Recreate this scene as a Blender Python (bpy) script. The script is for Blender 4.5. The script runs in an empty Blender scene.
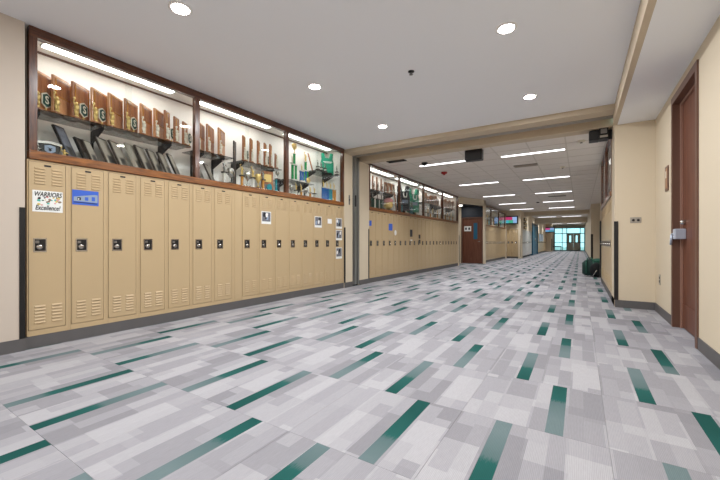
import bpy, math, random
from mathutils import Vector, Matrix
random.seed(7)
SC = bpy.context.scene
COL = SC.collection
PI = math.pi

# ------------------------------------------------------------------ camera, world, exposure
cam = bpy.data.cameras.new('camera'); cam_o = bpy.data.objects.new('camera', cam); COL.objects.link(cam_o)
cam.sensor_width = 36; cam.lens = 350 / 720 * 36; cam.shift_y = 2 / 720
cam.clip_start = 0.02; cam.clip_end = 200
cam_o.location = (0, 0, .93); cam_o.rotation_euler = (PI / 2, 0, math.atan(220 / 350))
SC.camera = cam_o
SC.view_settings.view_transform = 'Standard'; SC.view_settings.look = 'None'
SC.view_settings.exposure = 0.25; SC.view_settings.gamma = 1; SC.view_settings.use_curve_mapping = False
try:
    SC.cycles.max_bounces = 10; SC.cycles.diffuse_bounces = 6; SC.cycles.transparent_max_bounces = 24
    SC.cycles.sample_clamp_indirect = 6; SC.cycles.caustics_reflective = False; SC.cycles.caustics_refractive = False
except Exception:
    pass
world = bpy.data.worlds.new('sky'); SC.world = world; world.use_nodes = True
_bg = world.node_tree.nodes['Background']; _bg.inputs[0].default_value = (.50, .85, .93, 1); _bg.inputs[1].default_value = 1.6

P_DOWN = 22.0        # watts of one recessed downlight
E_LINEAR = 3.0       # glow of a linear corridor light's lens
P_LINEAR = 17.0      # watts of a linear corridor light, baffled to a cone
E_CASE = 8.5         # emission of a display case light

# ------------------------------------------------------------------ mesh helpers
class MB:
    def __init__(s): s.v = []; s.f = []; s.sm = []
    def add(s, vs, fs, smooth=False):
        n = len(s.v); s.v += [tuple(v) for v in vs]
        for q in fs: s.f.append([i + n for i in q]); s.sm.append(smooth)
        return s
    def box(s, x0, x1, y0, y1, z0, z1):
        x0, x1 = sorted((x0, x1)); y0, y1 = sorted((y0, y1)); z0, z1 = sorted((z0, z1))
        return s.add([(x0,y0,z0),(x1,y0,z0),(x1,y1,z0),(x0,y1,z0),(x0,y0,z1),(x1,y0,z1),(x1,y1,z1),(x0,y1,z1)],
            [(0,3,2,1),(4,5,6,7),(0,1,5,4),(1,2,6,5),(2,3,7,6),(3,0,4,7)])
    def bbox(s, x0, x1, y0, y1, z0, z1, b=.004):
        # box with chamfered edges
        vs = []; 
        for z, i in ((z0, b), (z0 + b, 0), (z1 - b, 0), (z1, b)):
            X0, X1, Y0, Y1 = x0 + i, x1 - i, y0 + i, y1 - i
            c = b if i == 0 else b * .6
            vs += [(X0 + c, Y0, z), (X1 - c, Y0, z), (X1, Y0 + c, z), (X1, Y1 - c, z), (X1 - c, Y1, z), (X0 + c, Y1, z), (X0, Y1 - c, z), (X0, Y0 + c, z)]
        fs = [tuple(range(7, -1, -1)), tuple(range(24, 32))]
        for r in range(3):
            for k in range(8):
                fs.append((r*8+k, r*8+(k+1) % 8, r*8+8+(k+1) % 8, r*8+8+k))
        return s.add(vs, fs)
    def prism(s, poly, h0, h1, axis='z'):
        # poly: ccw 2D points; extruded along the axis (x: poly in y,z; y: poly in x,z; z: poly in x,y)
        n = len(poly)
        def P(a, b, h): return {'x': (h, a, b), 'y': (a, h, b), 'z': (a, b, h)}[axis]
        vs = [P(a, b, h0) for a, b in poly] + [P(a, b, h1) for a, b in poly]
        fs = [tuple(range(n - 1, -1, -1)), tuple(range(n, 2 * n))] + [(k, (k + 1) % n, n + (k + 1) % n, n + k) for k in range(n)]
        return s.add(vs, fs)
    def lathe(s, prof, c=(0, 0, 0), seg=12, axis='z', smooth=True):
        vs = []; fs = []
        for r, h in prof:
            for k in range(seg):
                a = 2 * PI * k / seg; p = (r * math.cos(a), r * math.sin(a), h)
                if axis == 'x': p = (p[2], p[0], p[1])
                elif axis == 'y': p = (p[0], p[2], p[1])
                vs.append((p[0] + c[0], p[1] + c[1], p[2] + c[2]))
        for j in range(len(prof) - 1):
            for k in range(seg):
                fs.append((j*seg+k, j*seg+(k+1) % seg, (j+1)*seg+(k+1) % seg, (j+1)*seg+k))
        fs.append(tuple(range(seg - 1, -1, -1))); m = (len(prof) - 1) * seg; fs.append(tuple(range(m, m + seg)))
        return s.add(vs, fs, smooth)
    def cone(s, p, q, r0, r1, seg=8):
        p = Vector(p); q = Vector(q); d = (q - p).normalized()
        a = d.cross(Vector((0, 0, 1))); a = a.normalized() if a.length > 1e-4 else Vector((1, 0, 0)); b = d.cross(a)
        vs = []
        for c, r in ((p, r0), (q, r1)):
            for k in range(seg):
                t = 2 * PI * k / seg; vs.append(c + a * (r * math.cos(t)) + b * (r * math.sin(t)))
        fs = [(k, (k + 1) % seg, seg + (k + 1) % seg, seg + k) for k in range(seg)] + [tuple(range(seg - 1, -1, -1)), tuple(range(seg, 2 * seg))]
        return s.add(vs, fs, True)
    def tube(s, pts, r, seg=8):
        for a, b in zip(pts, pts[1:]): s.cone(a, b, r, r, seg)
        return s
    def ball(s, c, r, seg=10, rings=6, sx=1, sy=1, sz=1):
        n0 = len(s.v)
        s.lathe([(max(1e-4, r * math.sin(PI * j / rings)), -r * math.cos(PI * j / rings)) for j in range(rings + 1)], (0, 0, 0), seg)
        for i in range(n0, len(s.v)):
            v = s.v[i]; s.v[i] = (v[0] * sx + c[0], v[1] * sy + c[1], v[2] * sz + c[2])
        return s
    def mesh(s, name, mat):
        m = bpy.data.meshes.new(name); m.from_pydata(s.v, [], s.f); m.update()
        for p, q in zip(m.polygons, s.sm): p.use_smooth = q
        if mat: m.materials.append(MAT[mat])
        return m
    def build(s, name, mat, parent=None, loc=(0, 0, 0)):
        return obj(name, s.mesh(name, mat), parent, loc)

def obj(name, mesh, parent=None, loc=(0, 0, 0), rz=0):
    o = bpy.data.objects.new(name, mesh); COL.objects.link(o); o.parent = parent; o.location = loc
    if rz: o.rotation_euler.z = rz
    return o
def tag(o, label, cat, group=None):
    o['label'] = label; o['category'] = cat
    if group: o['group'] = group
    return o
def thing(name, label, cat, loc=(0, 0, 0), rz=0, group=None):
    o = bpy.data.objects.new(name, None); COL.objects.link(o); o.empty_display_size = .1
    o.location = loc; o.rotation_euler = (0, 0, rz); return tag(o, label, cat, group)
def struct(o, label=None, cat=None):
    o['kind'] = 'structure'
    if label: o['label'] = label
    o['category'] = cat or o.name.split('_')[0].split('.')[0]
    return o
def sbox(name, mat, dims, label, cat=None):
    return struct(MB().box(*dims).build(name, mat), label, cat)
def copy_tree(o, parent=None):
    c = o.copy(); COL.objects.link(c); c.parent = parent
    for ch in list(o.children): copy_tree(ch, c)
    return c
ORD = ['first','second','third','fourth','fifth','sixth','seventh','eighth','ninth','tenth','eleventh','twelfth','thirteenth','fourteenth','fifteenth','sixteenth','seventeenth','eighteenth','nineteenth','twentieth','twenty-first','twenty-second','twenty-third','twenty-fourth']

def text_mesh(txt, size, depth=.001, shear=0, name='lettering'):
    c = bpy.data.curves.new('t', 'FONT'); c.body = txt; c.size = size; c.extrude = depth / 2; c.align_x = 'CENTER'; c.align_y = 'CENTER'; c.shear = shear; c.offset = size * .018; c.resolution_u = 3
    o = bpy.data.objects.new('t', c); COL.objects.link(o); bpy.context.view_layer.update()
    m = bpy.data.meshes.new_from_object(o.evaluated_get(bpy.context.evaluated_depsgraph_get())); m.name = name
    bpy.data.objects.remove(o); bpy.data.curves.remove(c); return m
def lettering(txt, size, mat, parent, loc, rot=(PI / 2, 0, PI / 2), shear=0, sx=1, name='lettering'):
    m = text_mesh(txt, size, shear=shear); m.materials.clear(); m.materials.append(MAT[mat])
    o = obj(name, m, parent, loc); o.rotation_euler = rot; o.scale = (sx, 1, 1); return o

# ------------------------------------------------------------------ materials
MAT = {}
def srgb(h):
    r = [int(h[i:i + 2], 16) / 255 for i in (0, 2, 4)]
    return tuple(c / 12.92 if c <= .04045 else ((c + .055) / 1.055) ** 2.4 for c in r) + (1,)
def mat(name, col, rough=.6, metal=0, spec=.5, var=0.0, scale=6, emit=0, ecol=None, bump=0, bscale=200, stretch=(1, 1, 1), coat=0):
    m = bpy.data.materials.new(name); m.use_nodes = True; nt = m.node_tree; N = nt.nodes; L = nt.links
    b = N['Principled BSDF']; c = srgb(col)
    b.inputs['Base Color'].default_value = c; b.inputs['Roughness'].default_value = rough; b.inputs['Metallic'].default_value = metal
    b.inputs['Specular IOR Level'].default_value = spec; b.inputs['Coat Weight'].default_value = coat; b.inputs['Coat Roughness'].default_value = .15
    if emit: b.inputs['Emission Color'].default_value = srgb(ecol or col); b.inputs['Emission Strength'].default_value = emit
    tc = N.new('ShaderNodeTexCoord'); mp = N.new('ShaderNodeMapping'); L.new(tc.outputs['Object'], mp.inputs[0]); mp.inputs['Scale'].default_value = stretch
    nz = N.new('ShaderNodeTexNoise'); nz.inputs['Scale'].default_value = scale; nz.inputs['Detail'].default_value = 4; L.new(mp.outputs[0], nz.inputs['Vector'])
    if var and not emit:
        mx = N.new('ShaderNodeMix'); mx.data_type = 'RGBA'
        mx.inputs[6].default_value = tuple(k * (1 - var) for k in c[:3]) + (1,); mx.inputs[7].default_value = tuple(min(1, k * (1 + var)) for k in c[:3]) + (1,)
        L.new(nz.outputs[0], mx.inputs[0]); L.new(mx.outputs[2], b.inputs['Base Color'])
    if bump:
        n2 = N.new('ShaderNodeTexNoise'); n2.inputs['Scale'].default_value = bscale; L.new(mp.outputs[0], n2.inputs['Vector'])
        bp = N.new('ShaderNodeBump'); bp.inputs['Strength'].default_value = bump; bp.inputs['Distance'].default_value = .002
        L.new(n2.outputs[0], bp.inputs['Height']); L.new(bp.outputs[0], b.inputs['Normal'])
    MAT[name] = m; return m
def wood(name, dark, light, axis=1, rough=.35, coat=.3, scale=9):
    m = mat(name, dark, rough, coat=coat); nt = m.node_tree; N = nt.nodes; L = nt.links; b = N['Principled BSDF']
    mp = [n for n in N if n.type == 'MAPPING'][0]; nz = [n for n in N if n.type == 'TEX_NOISE'][0]
    st = [6, 6, 6]; st[axis] = .5; mp.inputs['Scale'].default_value = st; nz.inputs['Scale'].default_value = scale; nz.inputs['Detail'].default_value = 6; nz.inputs['Distortion'].default_value = .8
    cr = N.new('ShaderNodeValToRGB'); cr.color_ramp.elements[0].position = .32; cr.color_ramp.elements[0].color = srgb(dark)
    cr.color_ramp.elements[1].position = .68; cr.color_ramp.elements[1].color = srgb(light)
    L.new(nz.outputs[0], cr.inputs[0]); L.new(cr.outputs[0], b.inputs['Base Color'])
def glass(name, tint=(.97, .985, .98), ior=1.5, extra=1.0):
    m = bpy.data.materials.new(name); m.use_nodes = True; nt = m.node_tree; N = nt.nodes; L = nt.links
    out = N['Material Output']; N.remove(N['Principled BSDF'])
    t = N.new('ShaderNodeBsdfTransparent'); t.inputs[0].default_value = tint + (1,)
    g = N.new('ShaderNodeBsdfGlossy'); g.inputs['Roughness'].default_value = .01
    lw = N.new('ShaderNodeLayerWeight'); lw.inputs[0].default_value = .5
    pw = N.new('ShaderNodeMath'); pw.operation = 'POWER'; L.new(lw.outputs['Facing'], pw.inputs[0]); pw.inputs[1].default_value = 5
    r0 = ((ior - 1) / (ior + 1)) ** 2
    f = N.new('ShaderNodeMath'); f.operation = 'MULTIPLY_ADD'; L.new(pw.outputs[0], f.inputs[0]); f.inputs[1].default_value = 1 - r0; f.inputs[2].default_value = r0
    mx = N.new('ShaderNodeMixShader'); L.new(f.outputs[0], mx.inputs[0]); L.new(t.outputs[0], mx.inputs[1]); L.new(g.outputs[0], mx.inputs[2]); L.new(mx.outputs[0], out.inputs[0])
    MAT[name] = m
mat('wall', 'cbbfb2', .75, var=.02, scale=1.5, bump=.04, bscale=400)
mat('wall_r', 'd6c8b0', .75, var=.02, scale=1.5, bump=.04, bscale=400)
mat('beam', 'c8b8a0', .7, var=.02, scale=1.5)
mat('ceiling', 'f0f2f6', .9, var=.015, scale=1.2, bump=.03, bscale=300)
mat('ctile', 'e4ddd6', .95, var=.05, scale=60, bump=.2, bscale=260)
mat('cgrid', 'd0c8be', .6)
mat('locker', 'bfa884', .34, spec=.4, var=.025, scale=2.0)
mat('locker_pale', 'c3c2c0', .4, var=.03, scale=2)
mat('black', '0c0b0c', .45)
mat('charcoal', '171313', .5)
mat('gap', '3a2f22', .8)
mat('chrome', 'b8b4b0', .22, metal=1)
mat('alu', '9a9c9a', .38, metal=.85)
mat('plate', 'a59e95', .4, metal=.15)
mat('steel', '8c8a88', .35, metal=.9)
mat('base', '5d5b5c', .6, var=.08, scale=8)
wood('wood_frame', '3a1f12', '6b3d22', 1, rough=.28, coat=.5)
wood('wood_frame_v', '3a1f12', '6b3d22', 2, rough=.28, coat=.5)
wood('oak_sill', '5a3012', '985f2a', 1, rough=.3, coat=.4)
wood('door_wood', '5c3322', '744632', 2, rough=.5, coat=.08, scale=5)
wood('plaque', 'b07346', 'd9a374', 2, rough=.35, coat=.3, scale=6)
wood('plaque_b', '8a5230', 'b07548', 2, rough=.35, coat=.3, scale=6)
wood('walnut', '2c2420', '4a4039', 2, rough=.45, coat=.15)
mat('doorframe', '68493b', .4, var=.04)
mat('doorframe_edge', '9a7565', .4)
mat('cream_panel', 'f3efea', .8, var=.02)
mat('gold', 'e2c47c', .35, metal=.35)
mat('silver', 'c9c7c2', .25, metal=.9)
mat('pale_metal', 'b9c2d2', .35, metal=.25)
mat('ivory', 'e6dfcf', .5)
mat('taupe', 'a79d90', .55, var=.1, scale=10)
mat('green', '12704f', .5, var=.06)
mat('dkgreen', '0d3d30', .5, var=.1)
mat('jersey', '1c9a78', .7, var=.06)
mat('greencol', '1f9a52', .15, coat=.6)
mat('bluecol', '1660a8', .15, coat=.6)
mat('tealcol', '2c8f9c', .15, coat=.6)
mat('ambercol', 'c88b3c', .2, coat=.6)
mat('marble', 'd9d5cc', .25, var=.15, scale=20)
mat('white', 'f1f0ee', .7)
mat('paper', 'eceeec', .85, var=.02)
mat('ink', '15161a', .8)
mat('blueprint', '3a63c8', .7, var=.08, scale=12)
mat('photo_grey', '6d6e78', .6, var=.45, scale=22)
mat('red', 'a31b18', .35)
mat('navy', '16202e', .5, var=.1)
mat('bluedoor', '1f5c78', .45, var=.04)
mat('board', 'a9b9c9', .6, var=.25, scale=6)
mat('splash_teal', '55b5a8', .8); mat('splash_rose', 'd99a9a', .8); mat('splash_yellow', 'd8c37c', .8); mat('splash_brown', '8a7360', .8)
mat('linear', 'ffffff', .5, emit=E_LINEAR, ecol='fbfbff')
mat('caselight', 'ffffff', .5, emit=E_CASE, ecol='fffdf8')
mat('downlens', 'ffffff', .5, emit=30, ecol='fffaf4')
mat('bag', '0f332c', .75, var=.2, scale=12)
mat('bag_dark', '0b1114', .8)
mat('bag_light', '1f5a48', .7)
mat('mullion', '5d6a6c', .4, metal=.3)
mat('greyblue', '8fa0b8', .35)
mat('door_grey', 'd6ccc0', .6)
mat('outside', '7a8a7a', .9, var=.2, scale=2)
mat('concrete', 'b8b4aa', .9, var=.06, scale=3)
glass('glass', ior=1.28)
glass('shelf_glass', (.62, .64, .64), ior=1.5)  # grey tint darkens the view below, standing in for shadow under the plaques
glass('window_glass', (.85, .97, .97), ior=1.45)
def screen(name, cols):
    m = mat(name, '101018', .2); nt = m.node_tree; N = nt.nodes; L = nt.links; b = N['Principled BSDF']
    tc = [n for n in N if n.type == 'TEX_COORD'][0]; sp = N.new('ShaderNodeSeparateXYZ'); L.new(tc.outputs['Generated'], sp.inputs[0])
    def ramp(o, cs):
        r = N.new('ShaderNodeValToRGB'); r.color_ramp.interpolation = 'CONSTANT'
        while len(r.color_ramp.elements) < len(cs): r.color_ramp.elements.new(.5)
        for e, (p, c) in zip(r.color_ramp.elements, cs): e.position = p; e.color = srgb(c)
        L.new(o, r.inputs[0]); return r
    r1 = ramp(sp.outputs[0], cols[0]); r2 = ramp(sp.outputs[0], cols[1])
    gt = N.new('ShaderNodeMath'); gt.operation = 'GREATER_THAN'; gt.inputs[1].default_value = .5; L.new(sp.outputs[2], gt.inputs[0])
    mx = N.new('ShaderNodeMix'); mx.data_type = 'RGBA'; L.new(gt.outputs[0], mx.inputs[0]); L.new(r1.outputs[0], mx.inputs[6]); L.new(r2.outputs[0], mx.inputs[7])
    L.new(mx.outputs[2], b.inputs['Emission Color']); b.inputs['Emission Strength'].default_value = .7
screen('screen', ([(0, '3fb6c8'), (.35, '37b08c'), (.7, '8fb8e8')], [(0, '5f8fd0'), (.12, 'c02a6a'), (.65, '9fc0f0')]))
screen('screen_b', ([(0, '6aa8d8'), (.5, '4f9fb8')], [(0, 'c84a88'), (.6, '8fb0e0')]))

def set_ramp(r, stops):
    el = r.color_ramp.elements
    while len(el) < len(stops): el.new(1.0)
    for k, (p, c) in enumerate(sorted(stops)): el[k].position = p
    for k, (p, c) in enumerate(sorted(stops)): el[k].color = srgb(c)
def carpet():
    m = bpy.data.materials.new('carpet'); m.use_nodes = True; nt = m.node_tree; N = nt.nodes; L = nt.links; b = N['Principled BSDF']
    b.inputs['Roughness'].default_value = .92; b.inputs['Specular IOR Level'].default_value = .25
    b.inputs['Sheen Weight'].default_value = 0
    uv = N.new('ShaderNodeUVMap'); uv.uv_map = 'UVMap'; sp = N.new('ShaderNodeSeparateXYZ'); L.new(uv.outputs[0], sp.inputs[0])
    def M(op, a, b_=None, c=None):
        n = N.new('ShaderNodeMath'); n.operation = op
        for i, x in enumerate((a, b_, c)):
            if x is None: continue
            if isinstance(x, (int, float)): n.inputs[i].default_value = x
            else: L.new(x, n.inputs[i])
        return n.outputs[0]
    def V(x, y, z=0):
        n = N.new('ShaderNodeCombineXYZ')
        for i, q in enumerate((x, y, z)):
            if isinstance(q, (int, float)): n.inputs[i].default_value = q
            else: L.new(q, n.inputs[i])
        return n.outputs[0]
    def H(v):
        n = N.new('ShaderNodeTexWhiteNoise'); n.noise_dimensions = '3D'; L.new(v, n.inputs['Vector']); return n.outputs['Value']
    U, Vv = sp.outputs[0], sp.outputs[1]
    k = M('FLOOR', U); u = M('FRACT', U); v = M('FRACT', Vv)
    s1 = M('FLOOR', M('ADD', M('MULTIPLY', u, 8), .15)); o1 = H(V(s1, k, 3)); b1 = M('FLOOR', M('ADD', M('MULTIPLY', v, 1.6), o1)); h1 = H(V(s1, b1, M('ADD', k, .5)))
    s2 = M('FLOOR', M('MULTIPLY', u, 4)); o2 = H(V(s2, k, 9)); b2 = M('FLOOR', M('ADD', M('MULTIPLY', v, 1.7), o2)); h2 = H(V(s2, b2, M('ADD', k, 20.5)))
    g = M('ADD', M('MULTIPLY', h1, .45), M('MULTIPLY', h2, .55))
    gr = N.new('ShaderNodeValToRGB'); gr.color_ramp.interpolation = 'LINEAR'
    set_ramp(gr, [(.2, '86858b'), (.5, '98979d'), (.8, 'a9a8ad')])
    L.new(g, gr.inputs[0])
    # teal strip
    d = M('ABSOLUTE', M('SUBTRACT', u, .668)); strip = M('LESS_THAN', d, .059)
    n3 = H(V(k, 4, 1)); nn = N.new('ShaderNodeTexNoise'); nn.inputs['Scale'].default_value = 1; L.new(V(M('MULTIPLY', u, 160), M('MULTIPLY', v, 14), k), nn.inputs['Vector'])
    edge = M('ADD', M('ADD', v, M('MULTIPLY', M('SUBTRACT', nn.outputs[0], .5), .14)), M('MULTIPLY', M('SUBTRACT', n3, .5), .5))
    tr = N.new('ShaderNodeValToRGB')
    set_ramp(tr, [(.10, '66777a'), (.44, '53696b'), (.50, '1c5551'), (.9, '0d4844')])
    L.new(edge, tr.inputs[0])
    mx = N.new('ShaderNodeMix'); mx.data_type = 'RGBA'; L.new(strip, mx.inputs[0]); L.new(gr.outputs[0], mx.inputs[6]); L.new(tr.outputs[0], mx.inputs[7])
    # loop pile: fine ribs and flecks
    rib = M('ADD', M('MULTIPLY', M('SINE', M('MULTIPLY', u, 2 * PI * 105)), .07), M('ADD', .88, M('MULTIPLY', nn.outputs[0], .24)))
    m2 = N.new('ShaderNodeMix'); m2.data_type = 'RGBA'; m2.blend_type = 'MULTIPLY'; m2.inputs[0].default_value = 1; L.new(mx.outputs[2], m2.inputs[6])
    L.new(V(rib, rib, rib), m2.inputs[7]); L.new(m2.outputs[2], b.inputs['Base Color'])
    bp = N.new('ShaderNodeBump'); bp.inputs['Strength'].default_value = .25; bp.inputs['Distance'].default_value = .002; L.new(rib, bp.inputs['Height']); L.new(bp.outputs[0], b.inputs['Normal'])
    MAT['carpet'] = m
carpet()

# ------------------------------------------------------------------ levels
XW = -4.05      # locker fronts on the left
ZT = 2.815      # ceiling of the hall
ZC = 2.72       # ceiling of the corridor
ZS = 2.60       # soffit by the door
XR = .87        # wall with the door
XC = .42        # corridor wall on the right
YR = 6.18       # return wall

# ------------------------------------------------------------------ floor: slab + carpet tiles
floor = sbox('floor', 'base', (-6.2, 2.2, -4.2, 45.5, -.2, -.008), 'carpet tile floor in grey blocks with teal strips')
TP = .662; TX0 = -.55; TY0 = .607
NV = 8
def tile_geo(k, cx, cy, flip):
    h = TP / 2; e = .0007
    def R(x, y): return (-x, -y) if flip else (x, y)
    vs = []; uvs = []
    for z, i in ((-.008, 0), (-.001, 0), (0, e)):
        for sx, sy in ((-1, -1), (1, -1), (1, 1), (-1, 1)):
            x, y = sx * (h - i - .0003), sy * (h - i - .0003); X, Y = R(x, y)
            vs.append((cx + X, cy + Y, z)); uvs.append((k + min(.9995, max(.0005, x / TP + .5)), min(.9995, max(.0005, y / TP + .5))))
    fs = [(8, 9, 10, 11)] + [(r + j, r + (j + 1) % 4, r + 4 + (j + 1) % 4, r + 4 + j) for r in (0, 4) for j in range(4)]
    return vs, uvs, fs
def tiles_mesh(name, specs):
    mb = MB(); U = []
    for sp in specs:
        vs, uvs, fs = tile_geo(*sp); mb.add(vs, fs)
        U += [uvs[i] for q in fs for i in q]
    m = mb.mesh(name, 'carpet'); l = m.uv_layers.new(name='UVMap')
    for i, q in enumerate(U): l.data[i].uv = q
    return m
# every other tile is turned by half
near, rest = [], []
_th = math.atan(220 / 350)
for j in range(-4, 66):
    for i in range(-7, 3):
        cx, cy = TX0 + (i + .5) * TP, TY0 + (j + .5) * TP
        r = random.Random(i * 1000 + j); k = r.randrange(NV); fl = (i + j) % 2 == (1 if i <= 0 else 0)
        dep = cx * -math.sin(_th) + cy * math.cos(_th); lat = cx * math.cos(_th) + cy * math.sin(_th)
        vis = dep > .2 and abs(lat) < dep * 1.03 + .9 and -4.1 < cx + TP / 2 and not (cy > 6.4 and cx - TP / 2 > .42) and cx - TP / 2 < XR
        (near if vis else rest).append((dep, k, cx, cy, fl))
near.sort()
rest += near[300:]; near = near[:300]
_tm = [tiles_mesh('carpet_tile', [(k, 0, 0, False)]) for k in range(NV)]
for dep, k, cx, cy, fl in near:
    obj('carpet_tile', _tm[k], floor, (cx, cy, 0), PI if fl else 0)
o = obj('carpet_tile_field', tiles_mesh('carpet_tile_field', [(k, cx, cy, fl) for _, k, cx, cy, fl in rest]), floor); o['kind'] = 'stuff'

# ------------------------------------------------------------------ shell
sbox('ceiling', 'ceiling', (-4.6, .42, -4.2, 5.9, ZT, ZT + .15), 'smooth grey painted hall ceiling with recessed downlights')
sbox('ceiling', 'ceiling', (.45, 1.1, -4.2, YR + .1, ZS, ZS + .1), 'lower soffit ceiling beside the brown door')
sbox('trim_1', 'beam', (.40, .45, -4.2, YR - .001, ZS, ZT), 'beige fascia along the edge of the lowered soffit')
sbox('wall_left', 'wall', (-4.6, -4.03, -4.2, 1.012, 0, ZT), 'cream wall beside the nearest locker')
sbox('wall_left', 'wall', (-4.6, -4.49, 1.012, 13.8, 0, ZT), 'wall behind the lockers')
sbox('wall_left', 'wall_r', (-4.6, -4.04, 5.832, 6.13, 0, 2.735), 'cream pillar between display case and folding partition')
sbox('wall_left', 'wall_r', (-4.6, -4.04, 6.40, 6.815, 0, 2.679), 'cream pillar between folding partition and far lockers')
sbox('wall_back', 'wall', (-4.6, 1.1, -4.35, -4.2, 0, ZT), 'cream wall at the rear of the hall')
sbox('wall_right', 'wall_r', (XR, XR + .25, -4.2, 4.13, 0, ZS), 'cream wall in front of the brown door')
sbox('wall_right', 'wall_r', (XR, XR + .25, 5.12, YR + .1, 0, ZS), 'cream wall between brown door and return wall')
sbox('wall_right', 'wall_r', (XR, XR + .25, 4.13, 5.12, 2.50, ZS), 'cream wall above the brown door')
sbox('wall_return', 'wall_r', (XC, XR, YR, YR + .2, 0, ZS), 'cream return wall facing the hall with a metal switch plate', 'wall')
sbox('wall_return', 'wall_r', (XC, XR + .25, YR - .001, YR + .2, ZS, ZT), 'wall above the soffit end', 'wall')
# header beam with the partition track
hd = thing('header_beam', 'beige header beam with dark folding partition track', 'beam', (0, 5.88, 2.68)); hd['kind'] = 'structure'
MB().box(-4.55, .399, 0, .26, .058, .30).build('fascia', 'beam', hd)
MB().box(-4.55, .419, .301, .62, .12, .30).box(-4.55, .399, .26, .301, .12, .30).build('track_soffit', 'beam', hd)
MB().box(-4.55, .419, .30, .345, .062, .12).build('track_rail', 'plate', hd)
MB().box(-4.55, .419, .345, .365, .075, .12).build('track_slot', 'black', hd)
MB().box(-4.55, .419, .365, .42, .062, .12).build('track_rail', 'plate', hd)
MB().box(-4.55, .419, .62, .86, 0, .30).build('back_fascia', 'beam', hd)

def baseboard(name, dims, label):
    return sbox(name, 'base', dims, label, 'baseboard')
baseboard('baseboard_left', (-4.03, -4.022, -4.2, 1.012, 0, .105), 'dark grey vinyl baseboard under the cream wall by the nearest locker')
baseboard('baseboard_left', (-4.12, -4.052, 1.016, 5.83, 0, .105), 'dark grey base under the near row of lockers')
baseboard('baseboard_left', (-4.04, -4.032, 5.834, 6.128, 0, .105), 'dark grey baseboard of the pillar beside the near lockers')
baseboard('baseboard_left', (-4.04, -4.032, 6.402, 6.815, 0, .105), 'dark grey baseboard of the pillar beside the far lockers')
baseboard('baseboard_left', (-4.12, -4.052, 6.82, 13.66, 0, .105), 'dark grey base under the far row of lockers')
baseboard('baseboard_right', (XR - .009, XR, -4.2, 4.125, 0, .105), 'dark grey baseboard in front of the brown door')
baseboard('baseboard_right', (XR - .009, XR, 5.125, YR - .009, 0, .105), 'dark grey baseboard between brown door and return wall')
baseboard('baseboard_right', (XC, XR, YR - .009, YR, 0, .105), 'dark grey baseboard along the return wall')

# ------------------------------------------------------------------ lockers
_l = MB().add([(.002, -.038, -.004), (.002, .038, -.004), (.002, .038, .010), (.002, -.038, .010), (.010, -.034, -.004), (.010, .034, -.004)], [(0, 1, 5, 4), (4, 5, 2, 3), (0, 4, 3), (1, 2, 5)])
LOUVER = _l.mesh('louver', 'locker')
def locker_proto(w, pale=False, fine=False):
    mt = 'locker_pale' if pale else 'locker'
    root = thing('locker', 'x', 'locker')
    Z0, Z1 = .107, 1.652
    dy0, dy1, dz0, dz1 = .010, w - .038, .158, 1.634
    b = MB()
    b.box(-.36, -.022, .001, w - .001, Z0, Z1)
    b.box(-.022, -.002, .001, dy0 - .003, Z0, Z1); b.box(-.022, -.002, dy1 + .003, w - .012, Z0, Z1); b.box(-.022, .0, w - .012, w - .001, Z0, Z1)
    b.box(-.022, -.002, dy0 - .003, dy1 + .003, Z0, dz0 - .003); b.box(-.022, -.002, dy0 - .003, dy1 + .003, dz1 + .003, Z1)
    b.build('body', mt, root)
    MB().box(-.0219, -.017, dy0 - .0028, dy1 + .0028, dz0 - .0028, dz1 + .0028).build('door_gap', 'gap', root)
    dr = MB().bbox(-.017, .002, dy0, dy1, dz0, dz1, .003).build('door', mt, root)
    for nm, zc, pitch in (('upper_louvers', 1.515, .0265), ('lower_louvers', .29, .0285)):
        lv = MB()
        for r in range(6):
            z = zc + (r - 2.5) * pitch
            for yc in (dy0 + .075, dy1 - .062):
                hw = .038
                if fine: obj('louver', LOUVER, dr, (0, yc, z)); continue
                lv.add([(.002, yc - hw, z - .004), (.002, yc + hw, z - .004), (.002, yc + hw, z + .010), (.002, yc - hw, z + .010), (.010, yc - hw + .004, z - .004), (.010, yc + hw - .004, z - .004)],
                    [(0, 1, 5, 4), (4, 5, 2, 3), (0, 4, 3), (1, 2, 5)])
        if not fine: lv.build(nm, mt, dr)['kind'] = 'stuff'
    hy, hz = dy0 + .076, .902
    MB().box(.002, .005, hy - .046, hy + .046, hz - .062, hz + .062).build('handle_plate', 'chrome', dr)
    MB().box(.005, .0062, hy - .036, hy + .038, hz - .050, hz + .052).build('handle_recess', 'black', dr)
    MB().lathe([(.024, .0062), (.024, .012), (.019, .020), (.012, .022)], (0, hy - .006, hz - .016), 14, 'x').build('combination_dial', 'chrome', dr)
    MB().bbox(.0062, .018, hy - .034, hy - .008, hz + .016, hz + .040, .003).build('latch', 'steel', dr)
    MB().box(.002, .0045, (dy0 + dy1) / 2 - .024, (dy0 + dy1) / 2 + .024, 1.603, 1.618).build('number_plate', 'black', dr)
    return root
def place(proto, used, loc, label, group, rz=0):
    o = proto if not used else copy_tree(proto)
    o.location = loc; o.rotation_euler.z = rz; tag(o, label, 'locker', group); return o
near_special = {0: 'end tan locker wearing a white hand-lettered poster', 1: 'tan locker wearing a blue printed sign', 8: 'tan locker with square grey photo just past the blank filler panel',
    12: 'tan locker with small grey photo, fourth from the far end', 13: 'tan locker with a small blank white note', 14: 'end tan locker with white photo papers in a column'}
p1 = locker_proto(.305, fine=True); p2 = locker_proto(.3145, fine=True)
for k in range(7):
    place(p1, k, (XW, 1.03 + .305 * k, 0), near_special.get(k, 'plain tan locker, %s past the blue sign toward the blank filler panel' % ORD[k - 2]), 'near row of tan lockers')
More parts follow.
